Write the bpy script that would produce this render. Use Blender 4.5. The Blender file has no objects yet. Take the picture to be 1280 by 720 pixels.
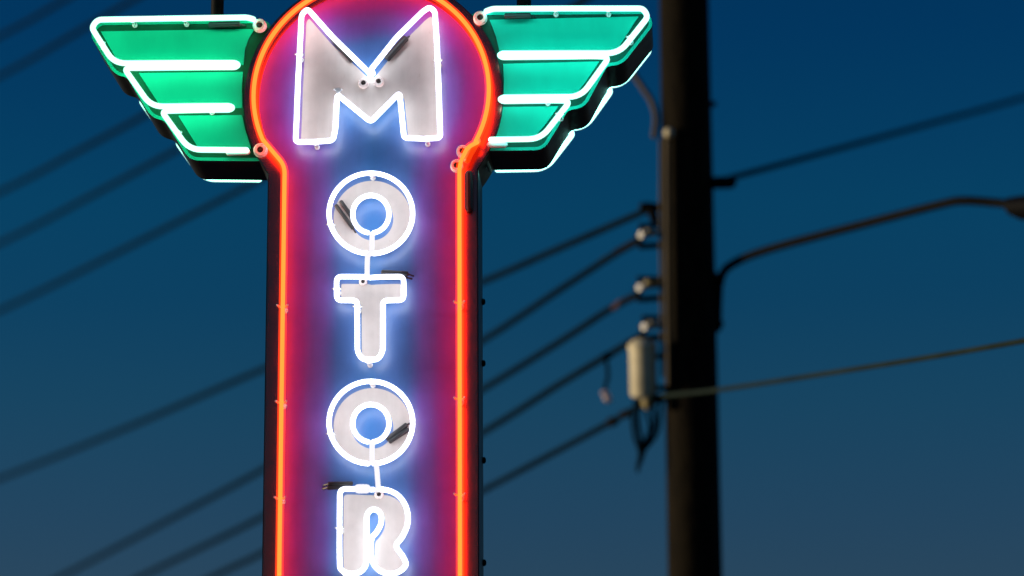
import bpy, bmesh, math, random
from mathutils import Vector, Matrix, Quaternion
from mathutils.geometry import tessellate_polygon
random.seed(7)
R = math.radians
SC = bpy.context.scene
COL = SC.collection

# ---------------------------------------------------------------- camera
F = 4176.0                                   # focal length in units of a 1280-wide picture
Z0 = 5.0                                     # height of the sign's reference point
P0 = Vector((0, 0, Z0))
DIST, EL, AZ, ROLL = 12.0, math.asin(.287), math.asin(.102), .006
CAM = P0 + DIST * Vector((math.sin(AZ) * math.cos(EL), -math.cos(AZ) * math.cos(EL), -math.sin(EL)))
def cam_rot(yaw, pitch):
    f = Vector((math.sin(yaw) * math.cos(pitch), math.cos(yaw) * math.cos(pitch), math.sin(pitch)))
    r = f.cross(Vector((0, 0, 1))).normalized()
    u = r.cross(f)
    m = Matrix((r, u, -f)).transposed()
    return m @ Matrix.Rotation(-ROLL, 3, 'Z')
def project_with(m, p):
    q = m.transposed() @ (p - CAM)
    return 640 + F * q.x / -q.z, 360 - F * q.y / -q.z
yaw, pitch = -AZ, EL
for _ in range(30):
    px, py = project_with(cam_rot(yaw, pitch), P0)
    yaw += (px - 464) / F
    pitch -= (py - 300) / F
ROT = cam_rot(yaw, pitch)
def ray(x, y):
    return ROT @ Vector(((x - 640) / F, (360 - y) / F, -1.0))
def on_plane(x, y, Y):                       # a point of the sign's plane at depth Y
    d = ray(x, y)
    return CAM + d * ((Y - CAM.y) / d.y)
def at(x, y, depth):                         # a point some metres from the camera
    return CAM + ray(x, y) * depth

cd = bpy.data.cameras.new('camera')
cam = bpy.data.objects.new('camera', cd)
COL.objects.link(cam)
cam.matrix_world = Matrix.Translation(CAM) @ ROT.to_4x4()
cd.sensor_width = 36
cd.lens = F / 1280 * 36
cd.clip_start, cd.clip_end = .1, 5000
cd.dof.use_dof = True
cd.dof.focus_distance = DIST + .05
cd.dof.aperture_fstop = 1.4
SC.camera = cam

# ---------------------------------------------------------------- materials
def mat(name, color=(.5, .5, .5), rough=.5, metal=0., emit=None, strength=1., coat=0., spec=.5):
    m = bpy.data.materials.new(name)
    m.use_nodes = True
    b = m.node_tree.nodes['Principled BSDF']
    b.inputs['Base Color'].default_value = (*color, 1)
    b.inputs['Roughness'].default_value = rough
    b.inputs['Metallic'].default_value = metal
    b.inputs['Coat Weight'].default_value = coat
    b.inputs['Specular IOR Level'].default_value = spec
    if emit:
        b.inputs['Emission Color'].default_value = (*emit, 1)
        b.inputs['Emission Strength'].default_value = strength
    return m
class NT:                                    # small node helper
    def __init__(s, m):
        s.t = m.node_tree; s.b = s.t.nodes.get('Principled BSDF')
    def n(s, kind, **kw):
        k = s.t.nodes.new(kind)
        for a, v in kw.items(): setattr(k, a, v)
        return k
    def l(s, a, b): s.t.links.new(a, b)
    def val(s, sock, v):
        if isinstance(v, (int, float)): sock.default_value = v
        else: s.l(v, sock)
    def math(s, op, a, b=0.):
        k = s.n('ShaderNodeMath', operation=op)
        s.val(k.inputs[0], a); s.val(k.inputs[1], b)
        return k.outputs[0]
    def noise(s, scale, detail=4, rough=.55, stretch=None):
        g = s.n('ShaderNodeNewGeometry')
        v = g.outputs['Position']
        if stretch:
            mp = s.n('ShaderNodeMapping'); mp.inputs['Scale'].default_value = stretch
            s.l(v, mp.inputs[0]); v = mp.outputs[0]
        k = s.n('ShaderNodeTexNoise')
        k.inputs['Scale'].default_value = scale; k.inputs['Detail'].default_value = detail
        k.inputs['Roughness'].default_value = rough
        s.l(v, k.inputs['Vector'])
        return k.outputs[0]
    def ramp(s, fac, stops, interp='LINEAR'):
        k = s.n('ShaderNodeValToRGB'); k.color_ramp.interpolation = interp
        e = k.color_ramp.elements
        while len(e) < len(stops): e.new(.5)
        for q, (p, c) in zip(e, stops):
            q.position = p; q.color = (*c, 1) if len(c) == 3 else c
        s.l(fac, k.inputs[0])
        return k.outputs[0]
    def mix(s, fac, a, b, mode='MIX'):
        k = s.n('ShaderNodeMix', data_type='RGBA', blend_type=mode)
        s.val(k.inputs[0], fac)
        for i, v in ((6, a), (7, b)):
            if isinstance(v, tuple): k.inputs[i].default_value = (*v, 1)
            else: s.l(v, k.inputs[i])
        return k.outputs[2]
def worn(name, color, amount=.35, scale=9, rough=.5, stretch=None, bump=0., metal=0., coat=0., spec=.5):
    m = mat(name, color, rough, metal, coat=coat, spec=spec); t = NT(m)
    n = t.noise(scale, 6, .6, stretch)
    lo = tuple(c * (1 - amount) for c in color); hi = tuple(min(1, c * (1 + amount)) for c in color)
    t.l(t.ramp(n, [(.3, lo), (.7, hi)]), t.b.inputs['Base Color'])
    t.l(t.math('ADD', t.math('MULTIPLY', n, .3), rough - .15), t.b.inputs['Roughness'])
    if bump:
        k = t.n('ShaderNodeBump'); k.inputs['Strength'].default_value = bump; k.inputs['Distance'].default_value = .01
        t.l(n, k.inputs['Height']); t.l(k.outputs[0], t.b.inputs['Normal'])
    return m
def glow(name, color, strength, clear=False):   # clear: a thin glowing gas shell one sees through
    m = bpy.data.materials.new(name); m.use_nodes = True
    nt = m.node_tree; nt.nodes.clear()
    out = nt.nodes.new('ShaderNodeOutputMaterial'); e = nt.nodes.new('ShaderNodeEmission')
    e.inputs[0].default_value = (*color, 1); e.inputs[1].default_value = strength
    s = e.outputs[0]
    if clear:
        tr = nt.nodes.new('ShaderNodeBsdfTransparent'); a = nt.nodes.new('ShaderNodeAddShader')
        nt.links.new(tr.outputs[0], a.inputs[0]); nt.links.new(s, a.inputs[1]); s = a.outputs[0]
    nt.links.new(s, out.inputs[0])
    return m

M = {}
M['white_gas'] = glow('white_neon_gas', (.95, .96, 1.0), 5.8)
M['white_halo'] = glow('white_neon_glass', (.62, .70, 1.0), .36, True)
M['jumper'] = glow('dim_white_self_glow', (.95, .93, 1.0), 1.05)
M['green_gas'] = glow('green_neon_gas', (.26, 1.0, .62), 5.5)
M['green_halo'] = glow('green_neon_glass', (.50, 1.0, .84), .46, True)
M['green_gas2'] = glow('aqua_neon_gas', (.26, 1.0, .86), 5.5)
M['red_gas'] = glow('orange_neon_gas', (1.0, .040, .006), 10.)
M['red_halo'] = glow('red_neon_glass', (1.0, .05, .0), .55, True)
M['black_can'] = worn('black_enamel', (.010, .010, .011), .5, 14, .42)
M['black_tape'] = mat('black_block_out', (.018, .02, .024), .45)
M['black_steel'] = worn('black_steel', (.004, .004, .005), .5, 20, .6, spec=.1)
M['porcelain'] = mat('porcelain', (.86, .80, .78), .35)
M['rubber'] = mat('dark_hole', (.02, .012, .012), .6)
M['glass_post'] = mat('clear_glass_support', (.75, .78, .8), .15)
M['letter'] = worn('white_letter_paint', (.60, .575, .555), .07, 16, .5)
lt_ = NT(M['letter']); lk = lt_.b.inputs['Base Color'].links[0]; src = lk.from_socket
rust = lt_.ramp(lt_.noise(34, 6, .7, (1, 1, .5)), [(.66, (0, 0, 0)), (.74, (1, 1, 1))])
run = lt_.ramp(lt_.noise(30, 4, .6, (1, 1, .08)), [(.45, (.84, .82, .79)), (.62, (1, 1, 1))])
lt_.l(lt_.mix(lt_.math('MULTIPLY', rust, .4), lt_.mix(1., src, lt_.mix(.75, run, (1., 1., 1.)), 'MULTIPLY'), (.30, .22, .17)), lt_.b.inputs['Base Color'])
M['lamp_glass'] = mat('unlit_lamp_glass', (.2, .2, .19), .2)
M['bronze'] = mat('bronze_clamp', (.10, .04, .03), .5, .3)
M['conduit'] = worn('brown_conduit', (.085, .06, .028), .5, 12, .6, (1, 1, .1))
M['wire'] = worn('cable_sheath', (.005, .012, .018), .3, 3, .85, spec=.02)
M['grey_wire'] = worn('weathered_bare_cable', (.026, .040, .036), .3, 3, .8, spec=.05)
M['cream'] = worn('cream_tank_paint', (.80, .72, .50), .15, 5, .5)
M['insulator'] = mat('insulator_glint_white', (.62, .63, .64), .35)
M['ochre'] = mat('ochre_insulator', (.48, .40, .20), .4)
M['lilac'] = mat('lilac_glaze', (.62, .50, .58), .3)
# wood of the pole: dark, long vertical checks
m = worn('creosoted_wood', (.013, .010, .006), .75, 6, .85, (4, 4, .12), .6, spec=.1); M['wood'] = m

# ---------------------------------------------------------------- mesh helpers
def px2m(v): return v / (F / DIST)
def link(name, verts, faces, mats, parent=None, midx=None, smooth=True):
    me = bpy.data.meshes.new(name)
    off = parent_loc(parent)
    me.from_pydata([Vector(v) - off for v in verts], [], faces)
    for q in (mats if isinstance(mats, (list, tuple)) else [mats]): me.materials.append(q)
    if midx:
        for p, i in zip(me.polygons, midx): p.material_index = i
    bm = bmesh.new(); bm.from_mesh(me)
    bmesh.ops.recalc_face_normals(bm, faces=bm.faces)
    bm.to_mesh(me); bm.free()
    if smooth is not False:
        for p in me.polygons: p.use_smooth = True
        me.set_sharp_from_angle(angle=R(35))
    o = bpy.data.objects.new(name, me)
    COL.objects.link(o)
    if parent: o.parent = parent
    return o
def parent_loc(o):
    v = Vector((0, 0, 0))
    while o is not None:
        v += Vector(o.location); o = o.parent
    return v
class MB:                                    # collects shapes of ONE mesh
    def __init__(s): s.v, s.f, s.m = [], [], []
    def add(s, v, f, m=0):
        k = len(s.v); s.v += [Vector(q) for q in v]; s.f += [tuple(i + k for i in q) for q in f]; s.m += [m] * len(f); return s
    def tube(s, pts, r, m=0, n=12, caps=True, rend=None):
        pts = [Vector(p) for p in pts]
        q = [pts[0]]
        for p in pts[1:]:
            if (p - q[-1]).length > 1e-5: q.append(p)
        pts = q
        rs = r if isinstance(r, (list, tuple)) else [r] * len(pts)
        T = []
        for i in range(len(pts)):
            a = pts[max(0, i - 1)]; b = pts[min(len(pts) - 1, i + 1)]
            T.append((b - a).normalized())
        N = T[0].orthogonal().normalized()
        rings = []
        def ring(c, t, nn, rad):
            b = t.cross(nn)
            return [c + (nn * math.cos(2 * math.pi * k / n) + b * math.sin(2 * math.pi * k / n)) * rad for k in range(n)]
        if caps:
            for a in (75, 50, 25):
                rings.append(ring(pts[0] - T[0] * rs[0] * math.sin(R(a)) * (rend if rend is not None else 1), T[0], N, rs[0] * math.cos(R(a))))
        for i, p in enumerate(pts):
            if i:
                ax = T[i - 1].cross(T[i])
                if ax.length > 1e-8:
                    N = Quaternion(ax.normalized(), T[i - 1].angle(T[i])) @ N
                N = (N - T[i] * N.dot(T[i])).normalized()
            rings.append(ring(p, T[i], N, rs[i]))
        if caps:
            for a in (25, 50, 75):
                rings.append(ring(pts[-1] + T[-1] * rs[-1] * math.sin(R(a)) * (rend if rend is not None else 1), T[-1], N, rs[-1] * math.cos(R(a))))
        v = [p for g in rings for p in g]; f = []
        for i in range(len(rings) - 1):
            for k in range(n):
                f.append((i * n + k, i * n + (k + 1) % n, (i + 1) * n + (k + 1) % n, (i + 1) * n + k))
        f.append(tuple(range(n))[::-1]); f.append(tuple((len(rings) - 1) * n + k for k in range(n)))
        return s.add(v, f, m)
    def lathe(s, c, axis, prof, m=0, n=24):  # prof: (distance along axis, radius)
        c = Vector(c); a = Vector(axis).normalized(); u = a.orthogonal().normalized(); w = a.cross(u)
        v, f = [], []
        for d, r in prof:
            for k in range(n):
                t = 2 * math.pi * k / n
                v.append(c + a * d + (u * math.cos(t) + w * math.sin(t)) * r)
        for i in range(len(prof) - 1):
            for k in range(n):
                f.append((i * n + k, i * n + (k + 1) % n, (i + 1) * n + (k + 1) % n, (i + 1) * n + k))
        f.append(tuple(range(n))[::-1]); f.append(tuple((len(prof) - 1) * n + k for k in range(n)))
        return s.add(v, f, m)
    def box(s, lo, hi, m=0):
        x0, y0, z0 = lo; x1, y1, z1 = hi
        v = [(x, y, z) for x in (x0, x1) for y in (y0, y1) for z in (z0, z1)]
        return s.add(v, [(0, 1, 3, 2), (4, 6, 7, 5), (0, 4, 5, 1), (2, 3, 7, 6), (0, 2, 6, 4), (1, 5, 7, 3)], m)
    def prism(s, poly, y0, y1, mfront=0, mside=None, holes=()):   # poly in (x, z); y0 is the front
        mside = mfront if mside is None else mside
        loops = [poly] + list(holes)
        tris = tessellate_polygon([[Vector((x, z, 0)) for x, z in q] for q in loops])
        flat = [p for q in loops for p in q]; n = len(flat)
        s.add([(x, y0, z) for x, z in flat], [tuple(t) for t in tris], mfront)
        s.add([(x, y1, z) for x, z in flat], [tuple(t)[::-1] for t in tris], mside)
        for q in loops:
            k = len(q)
            s.add([(x, y0, z) for x, z in q] + [(x, y1, z) for x, z in q],
                  [(i, (i + 1) % k, k + (i + 1) % k, k + i) for i in range(k)], mside)
        return s
    def build(s, name, mats, parent=None, smooth=True): return link(name, s.v, s.f, mats, parent, s.m, smooth)

def fillet(pts, r, closed=False, seg=6):     # rounds the corners of a 2D or 3D polyline
    pts = [Vector(p) for p in pts]; n = len(pts); out = []
    for i, p in enumerate(pts):
        if not closed and i in (0, n - 1): out.append(p); continue
        a, b = pts[i - 1], pts[(i + 1) % n]
        da, db = (a - p), (b - p)
        k = min(r, da.length * .45, db.length * .45)
        if k < 1e-6: out.append(p); continue
        s, e = p + da.normalized() * k, p + db.normalized() * k
        for j in range(seg + 1):
            t = j / seg
            out.append(s * (1 - t) ** 2 + p * 2 * t * (1 - t) + e * t * t)
    return out
def spline(pts, seg=8, closed=False):        # Catmull-Rom
    pts = [Vector(p) for p in pts]; n = len(pts); out = []
    for i in range(n if closed else n - 1):
        g = (lambda k: pts[k % n]) if closed else (lambda k: pts[max(0, min(n - 1, k))])
        a, b, c, d = g(i - 1), g(i), g(i + 1), g(i + 2)
        for j in range(seg):
            t = j / seg
            out.append(.5 * ((2 * b) + (c - a) * t + (2 * a - 5 * b + 4 * c - d) * t * t + (3 * b - a - 3 * c + d) * t ** 3))
    if not closed: out.append(pts[-1])
    return out
def area2(p): return sum(p[i][0] * p[(i + 1) % len(p)][1] - p[(i + 1) % len(p)][0] * p[i][1] for i in range(len(p)))
def offset(poly, d):                         # outward for d > 0
    n = len(poly); sg = 1 if area2(poly) > 0 else -1; out = []
    for i in range(n):
        p = Vector(poly[i]); a = Vector(poly[i - 1]); b = Vector(poly[(i + 1) % n])
        e1 = (p - a).normalized(); e2 = (b - p).normalized()
        n1 = Vector((e1.y, -e1.x)) * sg; n2 = Vector((e2.y, -e2.x)) * sg
        k = n1 + n2
        if k.length < 1e-6: k = n1.copy()
        k.normalize()
        c = max(.45, k.dot(n1))
        out.append(tuple(p + k * d / c))
    return out
def thing(name, label, cat, loc=(0, 0, 0), group=None):
    o = bpy.data.objects.new(name, None); o.empty_display_size = .1
    COL.objects.link(o); o.location = loc
    return tag(o, label, cat, group)
def tag(o, label=None, cat=None, group=None, kind=None):
    if label: o['label'] = label
    if cat: o['category'] = cat
    if group: o['group'] = group
    if kind: o['kind'] = kind
    return o

# ---------------------------------------------------------------- sky and sun
SUN_AZ, SUN_EL = R(-93), R(3.5)              # sun azimuth clockwise from +Y: low, left of the picture
W = bpy.data.worlds.new('World'); SC.world = W; W.use_nodes = True
nt = W.node_tree; bg = nt.nodes['Background']
sky = nt.nodes.new('ShaderNodeTexSky'); sky.sky_type = 'NISHITA'; sky.sun_disc = False
sky.sun_elevation = SUN_EL; sky.sun_rotation = SUN_AZ
sky.ozone_density = 3.0; sky.dust_density = .3; sky.air_density = 1.0
tc = nt.nodes.new('ShaderNodeTexCoord'); sx = nt.nodes.new('ShaderNodeSeparateXYZ')
nt.links.new(tc.outputs['Generated'], sx.inputs[0])
rp = nt.nodes.new('ShaderNodeValToRGB'); nt.links.new(sx.outputs['Z'], rp.inputs[0])
e = rp.color_ramp.elements
SKY = [(.0, (.55, .5, .62)), (.17, (.50, .57, .70)), (.206, (.34, .58, .77)), (.24, (.20, .62, .82)), (.269, (.10, .60, .86)), (.296, (.06, .64, .92)), (.345, (.02, .51, .90)), (.45, (.01, .40, .76))]
while len(e) < len(SKY): e.new(.5)
for q, (p, c) in zip(e, SKY): q.position = p; q.color = (*c, 1)
mx = nt.nodes.new('ShaderNodeMix'); mx.data_type = 'RGBA'; mx.blend_type = 'MULTIPLY'; mx.inputs[0].default_value = 1
nt.links.new(sky.outputs[0], mx.inputs[6]); nt.links.new(rp.outputs[0], mx.inputs[7])
nt.links.new(mx.outputs[2], bg.inputs[0]); bg.inputs[1].default_value = .103
ld = bpy.data.lights.new('streetlight_sun', 'SUN'); ld.energy = 2.6; ld.angle = R(.5); ld.color = (1, .80, .52)  # warm directional lamp standing in for an unseen street light
streetlight_sun = bpy.data.objects.new('streetlight_sun', ld); COL.objects.link(streetlight_sun)
sd = Vector((math.sin(SUN_AZ) * math.cos(SUN_EL), math.cos(SUN_AZ) * math.cos(SUN_EL), math.sin(SUN_EL)))   # towards the sun
streetlight_sun.rotation_euler = sd.to_track_quat('Z', 'Y').to_euler()
streetlight_sun.location = (-6, -6, 9)

# ---------------------------------------------------------------- ground
asph = worn('asphalt', (.05, .05, .052), .4, 3, .9)
g = link('ground', [(-1500, -300, 0), (1500, -300, 0), (1500, 2500, 0), (-1500, 2500, 0)], [(0, 1, 2, 3)], asph, smooth=False)
tag(g, kind='structure')

# ---------------------------------------------------------------- the neon sign
S, D = .065, .225                            # tube stand-off, cabinet depth
sign = thing('neon_sign', 'tall blue and magenta neon sign reading MOTOR with green neon wings', 'neon sign', (0, D / 2, 0))
def T(x, y, Y=-S): return on_plane(x, y, Y)
def XZ(x, y, Y=0.): p = on_plane(x, y, Y); return (p.x, p.z)
# the keyhole outline of the cabinet
cL, cR = XZ(304, 115), XZ(629, 115)
CX = (XZ(332, 400)[0] + XZ(598, 400)[0]) / 2
HW = (XZ(598, 400)[0] - XZ(332, 400)[0]) / 2
CZ = XZ(466, 121.5)[1]
RC = (cR[0] - cL[0]) / 2
ZB = XZ(465, 720)[1] - .75                   # the lower end of the cabinet, below the picture
a0 = math.asin(HW / RC)
key = [(CX + HW, ZB)]
N = 96
for i in range(N + 1):
    t = -math.pi / 2 + a0 + (2 * math.pi - 2 * a0) * i / N
    key.append((CX + RC * math.cos(t), CZ + RC * math.sin(t)))
key.append((CX - HW, ZB))

# face paint: black rim, then a fade from crimson through purple to blue
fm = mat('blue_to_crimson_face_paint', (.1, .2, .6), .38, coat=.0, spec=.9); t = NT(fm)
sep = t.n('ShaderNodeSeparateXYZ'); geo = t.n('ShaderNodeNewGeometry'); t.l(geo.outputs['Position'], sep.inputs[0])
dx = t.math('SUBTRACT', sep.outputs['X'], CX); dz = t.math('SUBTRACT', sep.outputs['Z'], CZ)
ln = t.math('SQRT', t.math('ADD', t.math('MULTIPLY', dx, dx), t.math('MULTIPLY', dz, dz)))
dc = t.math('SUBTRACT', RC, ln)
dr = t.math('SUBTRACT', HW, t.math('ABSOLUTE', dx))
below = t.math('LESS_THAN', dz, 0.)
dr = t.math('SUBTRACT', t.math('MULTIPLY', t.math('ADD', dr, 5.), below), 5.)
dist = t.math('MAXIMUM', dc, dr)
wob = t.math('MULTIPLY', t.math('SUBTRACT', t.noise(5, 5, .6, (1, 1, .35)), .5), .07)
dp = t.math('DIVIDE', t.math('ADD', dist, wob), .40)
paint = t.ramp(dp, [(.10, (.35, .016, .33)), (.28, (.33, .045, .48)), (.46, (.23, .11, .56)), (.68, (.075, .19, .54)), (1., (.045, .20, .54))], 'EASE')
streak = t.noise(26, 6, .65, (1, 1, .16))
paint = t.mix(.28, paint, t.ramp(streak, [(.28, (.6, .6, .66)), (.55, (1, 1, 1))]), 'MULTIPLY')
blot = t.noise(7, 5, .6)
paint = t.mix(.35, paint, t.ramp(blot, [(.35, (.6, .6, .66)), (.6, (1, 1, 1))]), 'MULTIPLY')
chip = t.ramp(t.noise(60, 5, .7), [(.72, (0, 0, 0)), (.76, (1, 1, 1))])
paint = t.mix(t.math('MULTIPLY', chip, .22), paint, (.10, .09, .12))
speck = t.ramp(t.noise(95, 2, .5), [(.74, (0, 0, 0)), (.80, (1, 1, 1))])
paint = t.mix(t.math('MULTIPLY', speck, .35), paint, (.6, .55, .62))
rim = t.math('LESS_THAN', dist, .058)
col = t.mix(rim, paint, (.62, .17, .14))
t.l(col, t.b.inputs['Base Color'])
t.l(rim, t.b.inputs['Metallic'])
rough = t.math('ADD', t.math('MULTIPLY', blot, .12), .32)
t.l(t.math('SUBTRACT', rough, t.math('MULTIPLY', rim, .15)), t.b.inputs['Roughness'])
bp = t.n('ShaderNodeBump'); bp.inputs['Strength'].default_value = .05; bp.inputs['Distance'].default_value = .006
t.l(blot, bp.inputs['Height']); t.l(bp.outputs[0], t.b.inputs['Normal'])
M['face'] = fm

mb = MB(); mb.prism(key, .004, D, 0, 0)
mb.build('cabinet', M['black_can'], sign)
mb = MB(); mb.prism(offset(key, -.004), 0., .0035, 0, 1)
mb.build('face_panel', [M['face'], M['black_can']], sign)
# post that carries the cabinet
mb = MB(); mb.tube([(CX, D / 2, 0), (CX, D / 2, ZB + .02)], .085, n=24, caps=False)
mb.lathe((CX, D / 2, 0), (0, 0, 1), [(0, .2), (.025, .2), (.03, .1), (.05, .09)], 0)
mb.build('post', M['black_steel'], sign)
for bx, by in ((604, 359), (604, 437), (604, 560), (604, 690)):
    z = XZ(604, by)[1]
    for sgn in (1, -1):
        mb = MB(); mb.lathe((CX + sgn * HW, D * .86, z), (sgn, 0, 0), [(0, .012), (.008, .012), (.012, .006)], n=8)
        mb.build('bolt', M['black_steel'], sign)

def neon(pts, r, core, halo, name, parent, rh=None, n=12):
    mb = MB(); mb.tube(pts, r * (1 if rh else .65), 0, n)
    mb.tube(pts, rh or r * .87, 1, n)
    return mb.build(name, [core, halo], parent)
def ring_cup(x, y, parent, r=8.3, name='electrode_cup', h=.022):
    c = on_plane(x, y, -h); c = Vector((c.x, 0, c.z)); q = px2m(r)
    mb = MB(); mb.lathe(c, (0, -1, 0), [(0, q * 1.05), (h * .8, q * 1.0), (h, q * .86), (h, q * .52), (h * .72, q * .46)], 0, 20)
    mb.lathe(c + Vector((0, -h * .73, 0)), (0, -1, 0), [(0, q * .44), (.001, q * .44), (h * .18, q * .14), (h * .5, q * .12)], 1, 12)
    return mb.build(name, [M['porcelain'], M['rubber']], parent)
def support(x, y, parent, r=2.0, y1=-S + .012, w=5.0):
    p = on_plane(x, y, -S); q = px2m(r)
    mb = MB(); mb.lathe((p.x, 0, p.z), (0, -1, 0), [(0, q * 1.7), (.006, q * 1.7), (.008, q), (-y1 - .004, q), (-y1, q * 1.8), (-y1 + .004, q * 1.8)], 0, 10)
    ww = px2m(w)
    pts = [Vector((p.x + ww * 1.08 * math.cos(a), -S - ww * 1.08 * math.sin(a), p.z)) for a in [R(v) for v in range(-110, 200, 20)] if not 30 < math.degrees(a) < 150]
    left = [q_ for q_ in pts if q_.x < p.x]; right = [q_ for q_ in pts if q_.x >= p.x]
    for arm in (left, right):
        if len(arm) > 1: mb.tube(arm, q * .35, 0, 6)
    return mb.build('tube_support', M['glass_post'], parent)
def sleeve(a, b, parent, r=4., Y=-.026):
    p, q = on_plane(*a, Y), on_plane(*b, Y)
    mb = MB(); mb.tube([p, q], px2m(r), 0, 12, rend=.5)
    mb.tube([q, q + (q - p).normalized() * .02 + Vector((0, .02, 0))], px2m(1.2), 0, 6)
    return mb.build('blockout_sleeve', M['black_tape'], parent)
def letter(char, outline_px, inset, holes=()):
    poly = [(p.x, p.z) for p in (on_plane(x, y, -S) for x, y in outline_px)]
    poly = offset(poly, -px2m(inset))
    hs = [offset([(p.x, p.z) for p in (on_plane(x, y, -S) for x, y in h)], px2m(inset)) for h in holes]
    mb = MB(); mb.prism(poly, -.006, -.0005, 0, 0, hs)
    o = mb.build('letter', M['letter'], sign, smooth=False)
    o['label'] = 'white painted letter %s outlined in white neon' % char
    return o
def ell(cx, cy, rx, ry, a0, a1, n=48):       # degrees, clockwise on the picture from the top
    return [(cx + rx * math.sin(R(a0 + (a1 - a0) * i / n)), cy - ry * math.cos(R(a0 + (a1 - a0) * i / n))) for i in range(n + 1)]
def lift(pts2, Y=-S): return [T(p[0], p[1], Y) for p in pts2]

# --- M
mp = [(461.5, 91), (415.5, 46), (392, 19.5), (384.5, 11), (377, 18), (374.8, 60), (372.5, 102), (370.5, 155), (369.5, 177.5), (392, 177.5),
      (416.5, 175.5), (419.5, 160), (421.5, 118), (463.5, 152.5), (499.5, 116), (501.5, 136), (505, 172.5), (530, 173.5), (550.5, 172.5), (550, 160),
      (548, 100), (546, 50), (543.5, 14), (537, 9), (529, 14), (495, 47.5), (464.5, 86)]
mf = fillet([(x, y, 0) for x, y in mp], 5)
mlet = letter('M', [(p.x, p.y) for p in fillet([(x, y, 0) for x, y in [(462.5, 89)] + mp[1:-1]], 5, True)], 4.0)
mids = lift([(p.x, p.y) for p in mf])
pts = [mids[0] + Vector((0, .05, 0)), mids[0] + Vector((.001, .012, .002))] + mids + [mids[-1] + Vector((-.001, .012, -.002)), mids[-1] + Vector((0, .05, 0))]
neon(pts, px2m(4.5), M['white_gas'], M['white_halo'], 'neon_tube', mlet)
ring_cup(454, 103, mlet, 6.6); ring_cup(473, 101, mlet, 6.6)
sleeve((484, 73), (507, 48), mlet, 4.6, -.022); sleeve((440, 76), (416, 49), mlet, 3.2, -.022)
for x, y in ((374, 68), (394, 177.5), (533, 173.5), (547.4, 75), (422, 112)): support(x, y, mlet)

# --- O, T, O, R
def make_o(cy, ry, jump, cup, sl):
    cx = 463.6
    o = letter('O', ell(cx, cy, 52.3, ry, 0, 354, 60), 3.5, [ell(cx, cy + 1, 22.6, 23.4, 354, 0, 40)])
    o['label'] = ('upper' if cy < 400 else 'lower') + ' white painted letter O ringed in white neon'
    neon(lift(ell(cx, cy, 52.3, ry, 184, 184 + 352, 80)), px2m(4.1), M['white_gas'], M['white_halo'], 'neon_tube', o)
    neon(lift(ell(cx, cy + 1, 22.6, 23.4, 190, 190 + 340, 56)), px2m(4.1), M['white_gas'], M['white_halo'], 'neon_tube', o)
    p = [T(*q) for q in jump]
    mb = MB(); mb.tube(fillet(p, .012), px2m(3.3), 0, 10); mb.build('jumper_tube', M['jumper'], o)  # self-glow imitates light on the white-painted, blocked-out jumper
    for a, b, r in sl: sleeve(a, b, o, r, -.02)
    support(cx + .5, cy - ry, o); support(cx - 50, cy + 14, o)
    return o
oa = make_o(266.8, 50.4, [(465.2, 293, -.055), (465.0, 306, -.05), (464.6, 316, -.066), (459.5, 319, -.074), (459, 330, -.07), (458.9, 347, -.05)], None,
           [((420, 257), (441, 285), 2.6), ((426, 252), (442, 274), 2.8)])
ob = make_o(528.2, 51.6, [(465.2, 553, -.055), (465.2, 568, -.05), (465.5, 577, -.066), (470.5, 581, -.074), (471.5, 592, -.07), (473, 612, -.05)], None,
           [((484, 549), (508, 531), 3.0), ((487, 552), (510, 537), 3.0)])
tp = [(462.5, 347), (480, 346), (504.5, 345.8), (504.7, 360), (504.5, 375.3), (490, 375.5), (478.8, 376), (478.8, 400), (478.7, 439), (472.5, 449.6), (453.5, 449.6),
      (446.7, 440), (446.6, 400), (446.4, 376), (436, 375.5), (420.8, 375.3), (420.7, 360), (420.8, 345.8), (440, 345.8), (457.5, 346)]
tf = fillet([(x, y, 0) for x, y in tp], 6.5)
tl = letter('T', [(p.x, p.y) for p in tf], 3.5)
neon(lift([(p.x, p.y) for p in tf]), px2m(4.3), M['white_gas'], M['white_halo'], 'neon_tube', tl)
ring_cup(453.5, 351.5, tl, 5.0, h=.015); sleeve((478, 340.5), (509, 342.5), tl, 3.4, -.03); sleeve((476, 345.5), (507, 346.5), tl, 2.6, -.03)
for x, y in ((460.5, 451), (421, 361), (446.5, 383)): support(x, y, tl)
rp_ = [(466.5, 612), (445, 611.3), (424.8, 611), (424.5, 640), (424.5, 700), (427, 712.5), (437, 717), (449, 715.5), (457, 707), (459, 690), (458.6, 665), (458.6, 646),
       (462.5, 638.6), (468.5, 637), (474.5, 640.5), (476.8, 648), (475.5, 656.5), (470.5, 665.5), (464.8, 673), (463.6, 690), (466.5, 704), (474, 713), (486, 717.3),
       (499, 714.5), (507.3, 706), (504, 696), (495.5, 682.5), (503, 671), (508.8, 658), (510, 645), (507, 632), (499, 620.5), (488, 613.8), (476, 611.3)]
rf = spline([(x, y, 0) for x, y in rp_[2:]], 5)
rf = fillet([(x, y, 0) for x, y in rp_[:3]] + [(424.5, 640, 0)], 8)[:-1] + spline([(x, y, 0) for x, y in rp_[3:]], 5)
rl = letter('R', [(p.x, p.y) for p in rf], 2.6)
neon(lift([(p.x, p.y) for p in rf]), px2m(4.2), M['white_gas'], M['white_halo'], 'neon_tube', rl)
ring_cup(473.5, 617.5, rl, 5.6, h=.015); sleeve((440, 604.5), (411, 605), rl, 2.8, -.02); sleeve((438, 608.5), (410, 609.5), rl, 2.8, -.02)
mb = MB(); mb.tube([T(448, 611, -.068), T(458, 611, -.068)], px2m(5.6), 0, 12); mb.build('tube_end', M['jumper'], rl)
for x, y in ((431, 716), (482, 718), (424.5, 660)): support(x, y, rl)

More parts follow.
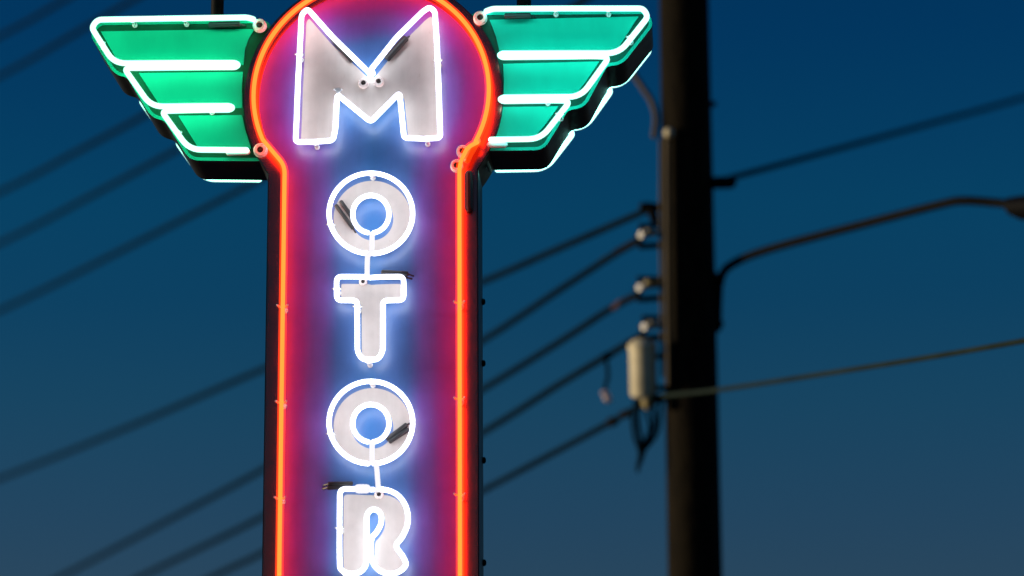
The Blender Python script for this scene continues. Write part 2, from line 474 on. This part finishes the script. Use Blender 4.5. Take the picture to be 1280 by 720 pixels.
# --- border tube, one run of glass up the left, over the top and down the right
lc, rc_ = T(317, 115), T(611, 115)
bc = (lc + rc_) / 2; br = (rc_.x - lc.x) / 2
xl, xr = T(352.6, 450).x, T(574.6, 450).x
zl = T(354, 207).z; zr = T(575, 205).z
bp_ = [Vector((xl, -S, ZB + .05)), Vector((xl, -S, zl - .25)), Vector((xl, -S, zl - .02)), Vector((xl, -S, zl))]
al = math.atan2(T(330, 174).z - bc.z, T(330, 174).x - bc.x)
ar = math.atan2(T(590, 174).z - bc.z, T(590, 174).x - bc.x)
arc = []
a_start = al % (2 * math.pi); a_end = ar
for i in range(81):
    a = a_start + (a_end - a_start) * i / 80
    arc.append(Vector((bc.x + br * math.cos(a), -S, bc.z + br * math.sin(a))))
bp2 = [Vector((xr, -S, zr)), Vector((xr, -S, ZB + .05))]
path = fillet([Vector((xl, -S, ZB + .05)), Vector((xl, -S, zl)), arc[0]], .03) + arc[1:]
neon(path, px2m(2.6), M['red_gas'], M['red_halo'], 'border_tube', sign, px2m(4.9))
path = fillet([arc[-1] + Vector((.005, .004, -.004)), T(584.5, 184), Vector((xr, -S, zr)), Vector((xr, -S, ZB + .05))], .03)
neon(path, px2m(2.6), M['red_gas'], M['red_halo'], 'border_tube', sign, px2m(4.9))
for x, y in ((578, 188), (570.5, 206)): ring_cup(x, y, sign, 7.8, h=.02)
for a, b in (((592, 182), (584, 200)), ((597, 176), (589, 190))):
    p, q = T(*a, -.045), T(*b, -.045)
    mb = MB(); mb.tube([p, q], px2m(4.2), 0, 10); mb.build('electrode', mat('glowing_electrode_glass', (.7, .1, .03), .3, emit=(1, .05, .0), strength=.9), sign)
mb = MB(); mb.tube([Vector((xr + .03, -.02, T(590, 255).z)), Vector((xr + .03, -.02, T(590, 213).z))], px2m(5), 0, 10); mb.build('blockout_sleeve', M['black_tape'], sign)
for y in (380, 500, 620):
    for x in (xl, xr):
        z = T(464, y).z; mb = MB()
        q = px2m(2)
        mb.lathe((x, 0, z), (0, -1, 0), [(0, q * 2), (.006, q * 2), (.008, q), (S - .014, q)], 0, 10)
        for sg in (-1, 1): mb.tube([Vector((x, -S + .016, z)), Vector((x + sg * px2m(5.6), -S + .006, z)), Vector((x + sg * px2m(6.4), -S - .012, z))], q * .7, 0, 6)
        mb.build('tube_support', M['glass_post'], sign)

# --- wings
def wing(side, tube_px, outline_px, patches, cups, gas, halo, label, ptone):
    base = (.03 * .9, .20, .11) if side < 0 else (.02, .20, .14)
    mm = worn('wing_border_paint', (.004, .13, .06) if side < 0 else (.003, .12, .085), .3, 9, .6, spec=.12)
    side_m = M['black_can']
    oo = [(p.x, p.z) for p in (on_plane(x, y, -S) for x, y in outline_px)]
    out2 = offset([(p.x, p.y) for p in fillet([(x, z, 0) for x, z in oo], .024, True)], px2m(6.2))
    YF = .012
    mb = MB(); mb.prism(out2, YF, YF + D, 0, 1)
    w = mb.build('wing', [mm, side_m], sign)
    w['label'] = label
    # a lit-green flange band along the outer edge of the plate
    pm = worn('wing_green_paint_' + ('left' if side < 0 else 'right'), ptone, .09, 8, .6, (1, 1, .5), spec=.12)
    for q in patches:
        poly = [(p.x, p.z) for p in (on_plane(x, y, YF - .004) for x, y in q)]
        mb = MB(); mb.prism(poly, YF - .006, YF - .0005, 0, 0)
        mb.build('feather_panel', pm, w, smooth=False)
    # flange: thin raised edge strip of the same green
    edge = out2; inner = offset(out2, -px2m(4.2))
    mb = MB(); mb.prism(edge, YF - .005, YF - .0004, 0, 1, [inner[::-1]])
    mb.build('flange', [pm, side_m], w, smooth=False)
    pts = []
    for q in tube_px:
        p = T(q[0], q[1], -S + (q[2] if len(q) > 2 else 0)); pts.append(p)
    path = fillet(pts, .045)
    neon(path, px2m(4.5), gas, halo, 'neon_tube', w)
    back = [Vector((p.x, YF + D + (.048 if side < 0 else .05), p.z)) for p in path]
    neon(back, px2m(4.5), gas, halo, 'neon_tube', w)
    for a, b in ((((262, 31), (299, 30)),) if side < 0 else (((632, 20), (662, 19.4)),)):
        sleeve(a, b, w, 3.6, -.018)
    for a, b in ((((286, 191), (309, 190)),) if side < 0 else (((612, 181), (631, 181)),)):
        mb = MB(); mb.tube([on_plane(*a, -.03), on_plane(*b, -.03)], px2m(3.8), 0, 12); mb.build('electrode', M['glass_post'], w)
    for x, y in (((230, 23), (165, 24.2), (126, 53), (262, 133.8), (222, 165)) if side < 0 else ((694, 10.6), (760, 10.8), (788, 46), (684, 122.5), (700, 142))):
        support(x, y, w)
    if side > 0:
        u, v_ = T(643, 174), T(676, 173.8)
        u.y = v_.y = YF + D + .03
        u.z += .009; v_.z += .009
        mb = MB(); mb.tube([u, v_], px2m(3.6), 0, 12); mb.build('blockout_sleeve', M['black_tape'], w)
    for c in cups: ring_cup(*c, w, 8.6, h=.02)
    return w
lt = [(316.5, 24, .06), (316.5, 24), (309, 21.8), (220, 23), (122, 24.6), (114.5, 34.5), (142.5, 79.2), (230, 78.6), (294, 78.6), (298, 81, .006), (294, 84, .01), (230, 84.4, .006), (172, 85, .004),
      (155, 85), (189, 133.2), (250, 132.5), (287, 132.4), (291, 134.5, .006), (287, 137.2, .01), (250, 137.6, .006), (218, 138.4, .004),
      (202, 139), (236.5, 187), (308, 187.6)]
lo_ = [(330, 22), (122, 24.6), (114.5, 34.5), (143, 80), (159, 83.5), (189, 133.5), (206, 138), (237, 187), (340, 188)]
lp = [[(126, 39.5), (318, 36.5), (311, 48), (306, 62), (304.5, 81), (150, 81.5)], [(173.5, 91.5), (303.8, 90), (302.5, 110), (303, 135), (202, 135)], [(223, 144.8), (302.5, 144), (306, 160), (314, 186), (249, 186.5)]]
wing(-1, lt, lo_, lp, [(324, 30.5), (325, 186.5)], M['green_gas'], M['green_halo'], 'left wing with three green feathers edged in neon', (.004, .62, .36))
rt = [(608, 14, .06), (608, 14), (616, 11), (700, 10.6), (804, 10.6), (810, 21), (774, 66.5), (700, 66.5), (628, 66.8), (624, 69, .006), (628, 71.5, .01), (700, 70.8, .006), (742, 70.2, .004),
      (762, 71), (726, 121), (660, 121.4), (629, 121.8), (625, 124, .006), (629, 126.4, .01), (660, 126, .006), (694, 125.5, .004),
      (713, 126), (676, 173.6), (614, 174.6)]
ro_ = [(590, 12), (804, 10.6), (810, 21), (774, 66.8), (754, 69), (726, 121), (705, 124.5), (675, 174), (585, 175)]
rpz = [[(612, 25), (798, 20.8), (776, 55), (768, 67), (625, 67.5), (620, 46)], [(629, 80), (749, 77), (733, 101), (717, 122), (629.5, 122.5), (630, 100)], [(627.5, 134), (698, 133), (683, 154), (667, 173), (616, 173.5), (624, 150)]]
wing(1, rt, ro_, rpz, [(600, 21)], M['green_gas2'], M['green_halo'], 'right wing with three aqua green feathers edged in neon', (.004, .62, .46))
# rods that stay the wings from above
for x, w_ in ((271.5, 8.3), (655, 9.5)):
    p = on_plane(x, 20, D * .45)
    mb = MB(); q = px2m(w_)
    mb.tube([p + Vector((0, 0, -.03)), p + Vector((0, 0, .75))], q, 0, 12)
    mb.tube([p + Vector((0, 0, .75)), Vector((CX, D * .45, 6.62))], q, 0, 12)
    mb.build('stay_rod', M['black_steel'], sign)
mb = MB(); mb.tube([(CX, D * .45, CZ + RC - .02), (CX, D * .45, 6.68)], .03, 0, 16); mb.build('mast', M['black_steel'], sign)
# small bracket lit green under the right wing
a, b = T(606, 196, .05), T(613, 214, .12)
mb = MB(); mb.tube([a, b], px2m(2.4), 0, 8); mb.build('bracket', mat('pale_bracket', (.6, .62, .6), .4), sign)

# ---------------------------------------------------------------- utility pole
DP = 19.5                                    # metres to the pole
def pm_(v, d=DP): return v * d / F           # picture units to metres at that distance
bottom_dir = at(869, 720, DP); top_dir = at(855, 0, DP)
axis = (top_dir - bottom_dir).normalized()
base = bottom_dir - axis * (bottom_dir.z / axis.z)
base.z = 0
ptop = top_dir + axis * 2.3
pole = thing('utility_pole', 'dark wooden utility pole rising behind the right wing', 'utility pole', tuple(base))
rb, rt_ = pm_(34.3), pm_(31)
L = (ptop - base).length
mb = MB(); segs = 40; prof = []
hb = (bottom_dir - base).length; ht = (top_dir - base).length
pts = [base + axis * L * i / segs for i in range(segs + 1)]
rs = [rb + (rt_ - rb) * ((L * i / segs - hb) / (ht - hb)) for i in range(segs + 1)]
mb.tube(pts, rs, 0, 32, caps=False)
mb.build('shaft', M['wood'], pole)
def tubepart(name, pxs, r, m, parent, depth=DP, n=10, rad=.03):
    pts = [at(q[0], q[1], depth + (q[2] if len(q) > 2 else 0)) for q in pxs]
    mb = MB(); mb.tube(fillet(pts, rad), pm_(r, depth), 0, n)
    return mb.build(name, M[m], parent)
FR = -.14                                    # front of the shaft
tubepart('riser_conduit', [(834, 172, FR), (834.5, 330, FR), (836, 480, FR)], 3.6, 'conduit', pole)
tubepart('riser_conduit', [(826, 175, -.06), (826, 300, -.06), (828, 470, -.06)], 2.0, 'conduit', pole)
tubepart('drip_loop', [(788, 86, .1), (801, 106, .05), (815, 126), (821, 146, -.04), (818, 170, -.06)], 4.0, 'conduit', pole, rad=.1)
mb = MB(); mb.lathe(at(836, 166, DP - .13), ray(836, 166) * -1, [(0, pm_(6.5)), (.03, pm_(6.5)), (.06, pm_(4)), (.07, pm_(1))], 0, 16); mb.build('knob', M['cream'], pole)
def glint_spool(x, y, kx, ky, name='insulator'):  # white ring shape stands in for the blurred glint on each insulator
    c = at(x + 8, y, DP - .05); ax = (ray(x, y) * -1).normalized() + Vector((-.9, 0, .1))
    q = pm_(1)
    mb = MB(); mb.lathe(c, ax, [(0, q * 3.4), (.015, q * 5), (.03, q * 5), (.045, q * 4.2), (.045, q * 2.2), (.02, q * 1.9)], 0, 20)
    o = mb.build(name, M['insulator'], pole)
    k = at(kx, ky, DP - .05)
    mb = MB(); mb.lathe(k, at(828, ky, DP) - k, [(0, q * 3), (.012, q * 5.5), (.03, q * 5.5), (.05, q * 4), (.07, q * 4.4), (.1, q * 2)], 0, 16); mb.build('knob', M['ochre'], o)
    return o
for x, y, kx, ky in ((799, 294, 806, 291), (797, 360, 806, 354), (803, 409, 810, 406)):
    o = glint_spool(x, y, kx, ky)
    mb = MB(); mb.tube([at(x - 2, y, DP), at(832, y - 4, DP)], pm_(3), 0, 8)
    mb.tube([at(x + 2, y - 12, DP), at(x + 2, y + 10, DP)], pm_(2.6), 0, 8)
    mb.tube([at(x + 2, y - 12, DP), at(832, y - 12, DP)], pm_(3.2), 0, 8); mb.tube([at(x + 2, y + 14, DP), at(832, y + 12, DP)], pm_(4.2), 0, 8)
    mb.build('bracket', M['black_steel'], pole)
mb = MB(); mb.tube([at(804, 258, DP), at(828, 260, DP)], pm_(5.5), 0, 10); mb.tube([at(812, 258, DP), at(818, 274, DP)], pm_(6), 0, 10); mb.build('bracket', M['black_steel'], pole)
mb = MB(); mb.tube([at(882, 229, DP), at(913, 228, DP - .1)], pm_(8), 0, 12); mb.build('bracket', M['black_steel'], pole)
mb = MB(); mb.tube([at(882, 130, DP), at(892, 130, DP)], pm_(4), 0, 8); mb.build('bolt', M['black_steel'], pole)
for x, y in ((842, -40), (842, -180), (842, -250), (842, -430)):
    mb = MB(); mb.tube([at(822, y, DP), at(800, y, DP)], pm_(5), 0, 10); mb.lathe(at(800, y, DP), (0, 0, 1), [(-.04, pm_(4)), (-.02, pm_(8)), (.02, pm_(8)), (.04, pm_(4))], 0, 14)
    mb.build('bracket', M['black_steel'], pole)

# transformer hung on the pole
tb = at(804.5, 497, DP - .06)
tr = thing('transformer', 'cream cylindrical transformer can hung on the left of the wooden pole', 'transformer', tuple(tb))
hT = pm_(70) / math.cos(pitch); q = pm_(1)
mb = MB(); mb.lathe(tb, axis, [(0, q * 13), (.01, q * 16), (.03, q * 17), (hT * .62, q * 17), (hT * .63, q * 17.8), (hT * .66, q * 17.8), (hT * .67, q * 17), (hT * .82, q * 17)], 0, 32); mb.build('tank', M['cream'], tr)
mb = MB(); mb.lathe(tb, axis, [(hT * .82, q * 18.5), (hT * .9, q * 18.5), (hT * .98, q * 13), (hT * 1.02, q * 5)], 0, 32); mb.build('lid', M['cream'], tr)
bt = at(809, 498, DP - .1)
mb = MB(); mb.lathe(bt, -axis, [(0, q * 5), (.01, q * 7.5), (.035, q * 7.5), (.05, q * 5.5), (.065, q * 3)], 0, 16); mb.build('bushing', M['ochre'], tr)
for u, w_ in (((815, 445), (834, 445)), ((815, 485), (834, 485)), ((795, 503), (828, 499))):
    mb = MB(); mb.tube([at(*u, DP), at(*w_, DP)], q * 4, 0, 8); mb.build('hanger', M['black_steel'], tr)
for pxs, r in (([(797, 498), (798, 530), (802, 556), (798, 582)], 3), ([(815, 500), (818, 530), (808, 555), (800, 578)], 3), ([(790, 515), (793, 545), (800, 566), (797, 588)], 2.6), ([(826, 505), (822, 540), (806, 562)], 2.4), ([(805, 505), (812, 535), (803, 560)], 2.2)):
    mb = MB(); mb.tube(spline([at(*p, DP - .04) for p in pxs], 6), q * r, 0, 8); mb.build('lead_wire', M['wire'], tr)
# fuse drop hanging from the cable beside the transformer
fu = thing('fuse_cutout', 'small lilac fuse hanging from a cable left of the transformer', 'fuse', tuple(at(757, 498, DP)))
mb = MB(); mb.tube(spline([at(757, 446, DP), at(760, 468, DP), at(756, 486, DP)], 6), q * 2.4, 0, 8); mb.tube([at(756, 446, DP), at(762, 444, DP)], q * 5, 0, 8); mb.build('lead_wire', M['wire'], fu)
mb = MB(); mb.lathe(at(754, 488, DP), at(762, 503, DP) - at(754, 488, DP), [(0, q * 3), (.01, q * 5.5), (.03, q * 4), (.05, q * 5.5), (.07, q * 4), (.08, q * 2)], 0, 12); mb.build('body', M['lilac'], fu)

# street lamp arm
sl = thing('street_lamp', 'unlit black street lamp on a long curved arm bolted to the pole', 'street lamp', tuple(at(897, 412, DP)))
mb = MB(); mb.tube(spline([at(897, 410, DP), at(898, 372, DP - .02), at(901, 348, DP - .05), (at(914, 331, DP - .1)), at(960, 312, DP - .25), at(1080, 280, DP - .7), at(1178, 255, DP - 1.1), at(1206, 251, DP - 1.2), at(1240, 253, DP - 1.3), at(1268, 256, DP - 1.4)], 8), pm_(5.4), 0, 16); mb.build('arm', M['black_steel'], sl)
mb = MB(); mb.tube([at(888, 352, DP), at(901, 352, DP)], pm_(5), 0, 10); mb.tube([at(890, 405, DP), at(900, 405, DP)], pm_(5), 0, 10); mb.tube([at(893, 345, DP), at(893, 412, DP)], pm_(5.5), 0, 10); mb.build('bracket', M['black_steel'], sl)
h0, h1 = at(1262, 258, DP - 1.4), at(1375, 262, DP - 1.9)
dv = (h1 - h0); dvn = dv.normalized(); up = Vector((0, 0, 1)); sdv = dvn.cross(up).normalized()
v, f = [], []
prof = [(0, .045, .05, .05), (.12, .06, .06, .075), (.35, .12, .075, .08), (.6, .15, .075, .08), (.85, .12, .055, .07), (1, .05, .02, .03)]
for tt, w_, hu, hd in prof:
    c = h0 + dv * tt
    for k in range(16):
        a = 2 * math.pi * k / 16
        v.append(c + sdv * w_ * math.cos(a) + up * (math.sin(a) * (hu if math.sin(a) > 0 else hd)))
for i in range(len(prof) - 1):
    for k in range(16): f.append((i * 16 + k, i * 16 + (k + 1) % 16, (i + 1) * 16 + (k + 1) % 16, (i + 1) * 16 + k))
f += [tuple(range(16)), tuple((len(prof) - 1) * 16 + k for k in range(16))]
link('lamp_head', v, f, M['black_steel'], sl)
mb = MB(); mb.lathe(h0 + dv * .55 - up * .06, -up, [(0, .11), (.03, .10), (.06, .05), (.065, .01)], 0, 20); mb.build('lens', M['lamp_glass'], sl)

# ---------------------------------------------------------------- power cables
GR = 'power cables strung to the utility pole'
def depth_at(x):
    if x <= 830: return 1 / (1 / DP + (1 / 31. - 1 / DP) * (830 - x) / 830)
    return 1 / (1 / DP + (1 / 27. - 1 / DP) * min(x - 830, 700) / 450)
def cable(pxs, r, label, m='wire', extra=None, d=depth_at, clamp=None):
    p2 = spline([(x, y, 0) for x, y in pxs], 10)
    pts = [at(p.x, p.y, d(p.x)) for p in p2]
    mb = MB(); mb.tube(pts, r, 0, 10)
    mats = [M[m]]
    o = mb.build('power_cable', mats)
    tag(o, label, 'power cable', GR)
    for cm, a, b, cr in (clamp or ()):
        mb = MB(); mb.tube([at(*a, d(a[0])), at(*b, d(b[0]))], pm_(cr), 0, 10); mb.build('clamp', M[cm], o)
    return o
rr = .021
def far(x0, y0, s0): return [(-520, y0 + s0 * .80 * (x0 + 520)), (-230, y0 + s0 * .92 * (x0 + 230))]
cable(far(0, 45, .54) + [(0, 45), (80, 0.5), (320, -140), (600, -300), (800, -430)], rr, 'uppermost dark cable cutting the top left corner of the sky')
cable(far(0, 95, .55) + [(0, 95), (80, 50), (165, 1), (400, -130), (800, -250 - 120)], rr, 'second dark cable from the top left corner, passing above the left wing')
cable(far(0, 240, .50) + [(0, 240), (90, 193), (185, 142), (400, 22), (800, -250)], rr * 1.05, 'dark cable running behind the middle of the left wing')
cable(far(0, 304, .51) + [(0, 304), (110, 247), (225, 185), (420, 76), (800, -180)], rr, 'dark cable running behind the lower tip of the left wing')
cable(far(0, 388, .48) + [(0, 388), (160, 309), (320, 227), (520, 120), (800, -40)], rr, 'dark cable passing just under the left wing towards the sign')
cable(far(0, 598, .40) + [(0, 598), (165, 532), (330, 461), (470, 404), (606, 351), (700, 310), (806, 264)], rr, 'dark cable meeting the pole at the bare black bracket above the insulators')
cable(far(0, 760, .46) + [(0, 760), (80, 719), (205, 653), (330, 586), (470, 503), (606, 424), (700, 362), (768, 318), (799, 300)], rr, 'dark cable clamped to the topmost white insulator on the pole',
      clamp=[('black_steel', (770, 316), (797, 301), 5), ('grey_wire', (753, 326), (760, 322), 4)])
cable(far(0, 810, .45) + [(0, 810), (180, 719), (330, 645), (470, 565), (606, 485), (700, 427), (760, 388), (797, 368)], rr, 'dark cable clamped to the middle white insulator on the pole',
      clamp=[('bronze', (768, 384), (778, 377), 4.6), ('black_steel', (781, 376), (796, 369), 4.6), ('grey_wire', (755, 391), (762, 387), 3.6)])
cable(far(0, 850, .45) + [(0, 850), (270, 719), (330, 690), (470, 615), (606, 539), (700, 480), (770, 438), (803, 418)], rr, 'dark cable clamped to the lowest white insulator above the transformer',
      clamp=[('bronze', (768, 439), (796, 422), 3.8), ('grey_wire', (779, 433), (784, 430), 3.4)])
cable(far(0, 900, .42) + [(0, 900), (330, 754), (470, 684), (606, 612), (700, 562), (765, 527), (795, 510), (828, 499)], rr * .9, 'teal black cable reaching the pole beneath the transformer', 'wire',
      clamp=[('black_steel', (763, 528), (768, 526), 6.5), ('black_steel', (778, 519), (786, 516), 5.5)])
cable([(890, 229), (915, 222), (1000, 199), (1150, 158), (1280, 122), (1500, 55), (1900, -80), (3200, -560)], .019, 'thick dark cable climbing to the right from the pole, above the lamp arm')
def dn(x): return 1 / (1 / 19.3 + (1 / 15. - 1 / 19.3) * min(900, max(0, x - 828)) / 450)
cable([(812, 496), (850, 492.5), (900, 487), (1000, 472), (1150, 448.5), (1280, 426), (1500, 385), (1900, 300), (3000, 40)], .013, 'grey green cable crossing in front of the pole, below the lamp arm', 'grey_wire', d=dn)

# ---------------------------------------------------------------- output
SC.render.engine = 'CYCLES'
SC.cycles.use_denoising = True
SC.cycles.max_bounces = 8
SC.cycles.transparent_max_bounces = 24
SC.cycles.sample_clamp_indirect = 4
SC.view_settings.view_transform = 'Standard'
SC.view_settings.look = 'None'
SC.view_settings.exposure = 0
SC.view_settings.gamma = 1
SC.render.resolution_x, SC.render.resolution_y = 1024, 576
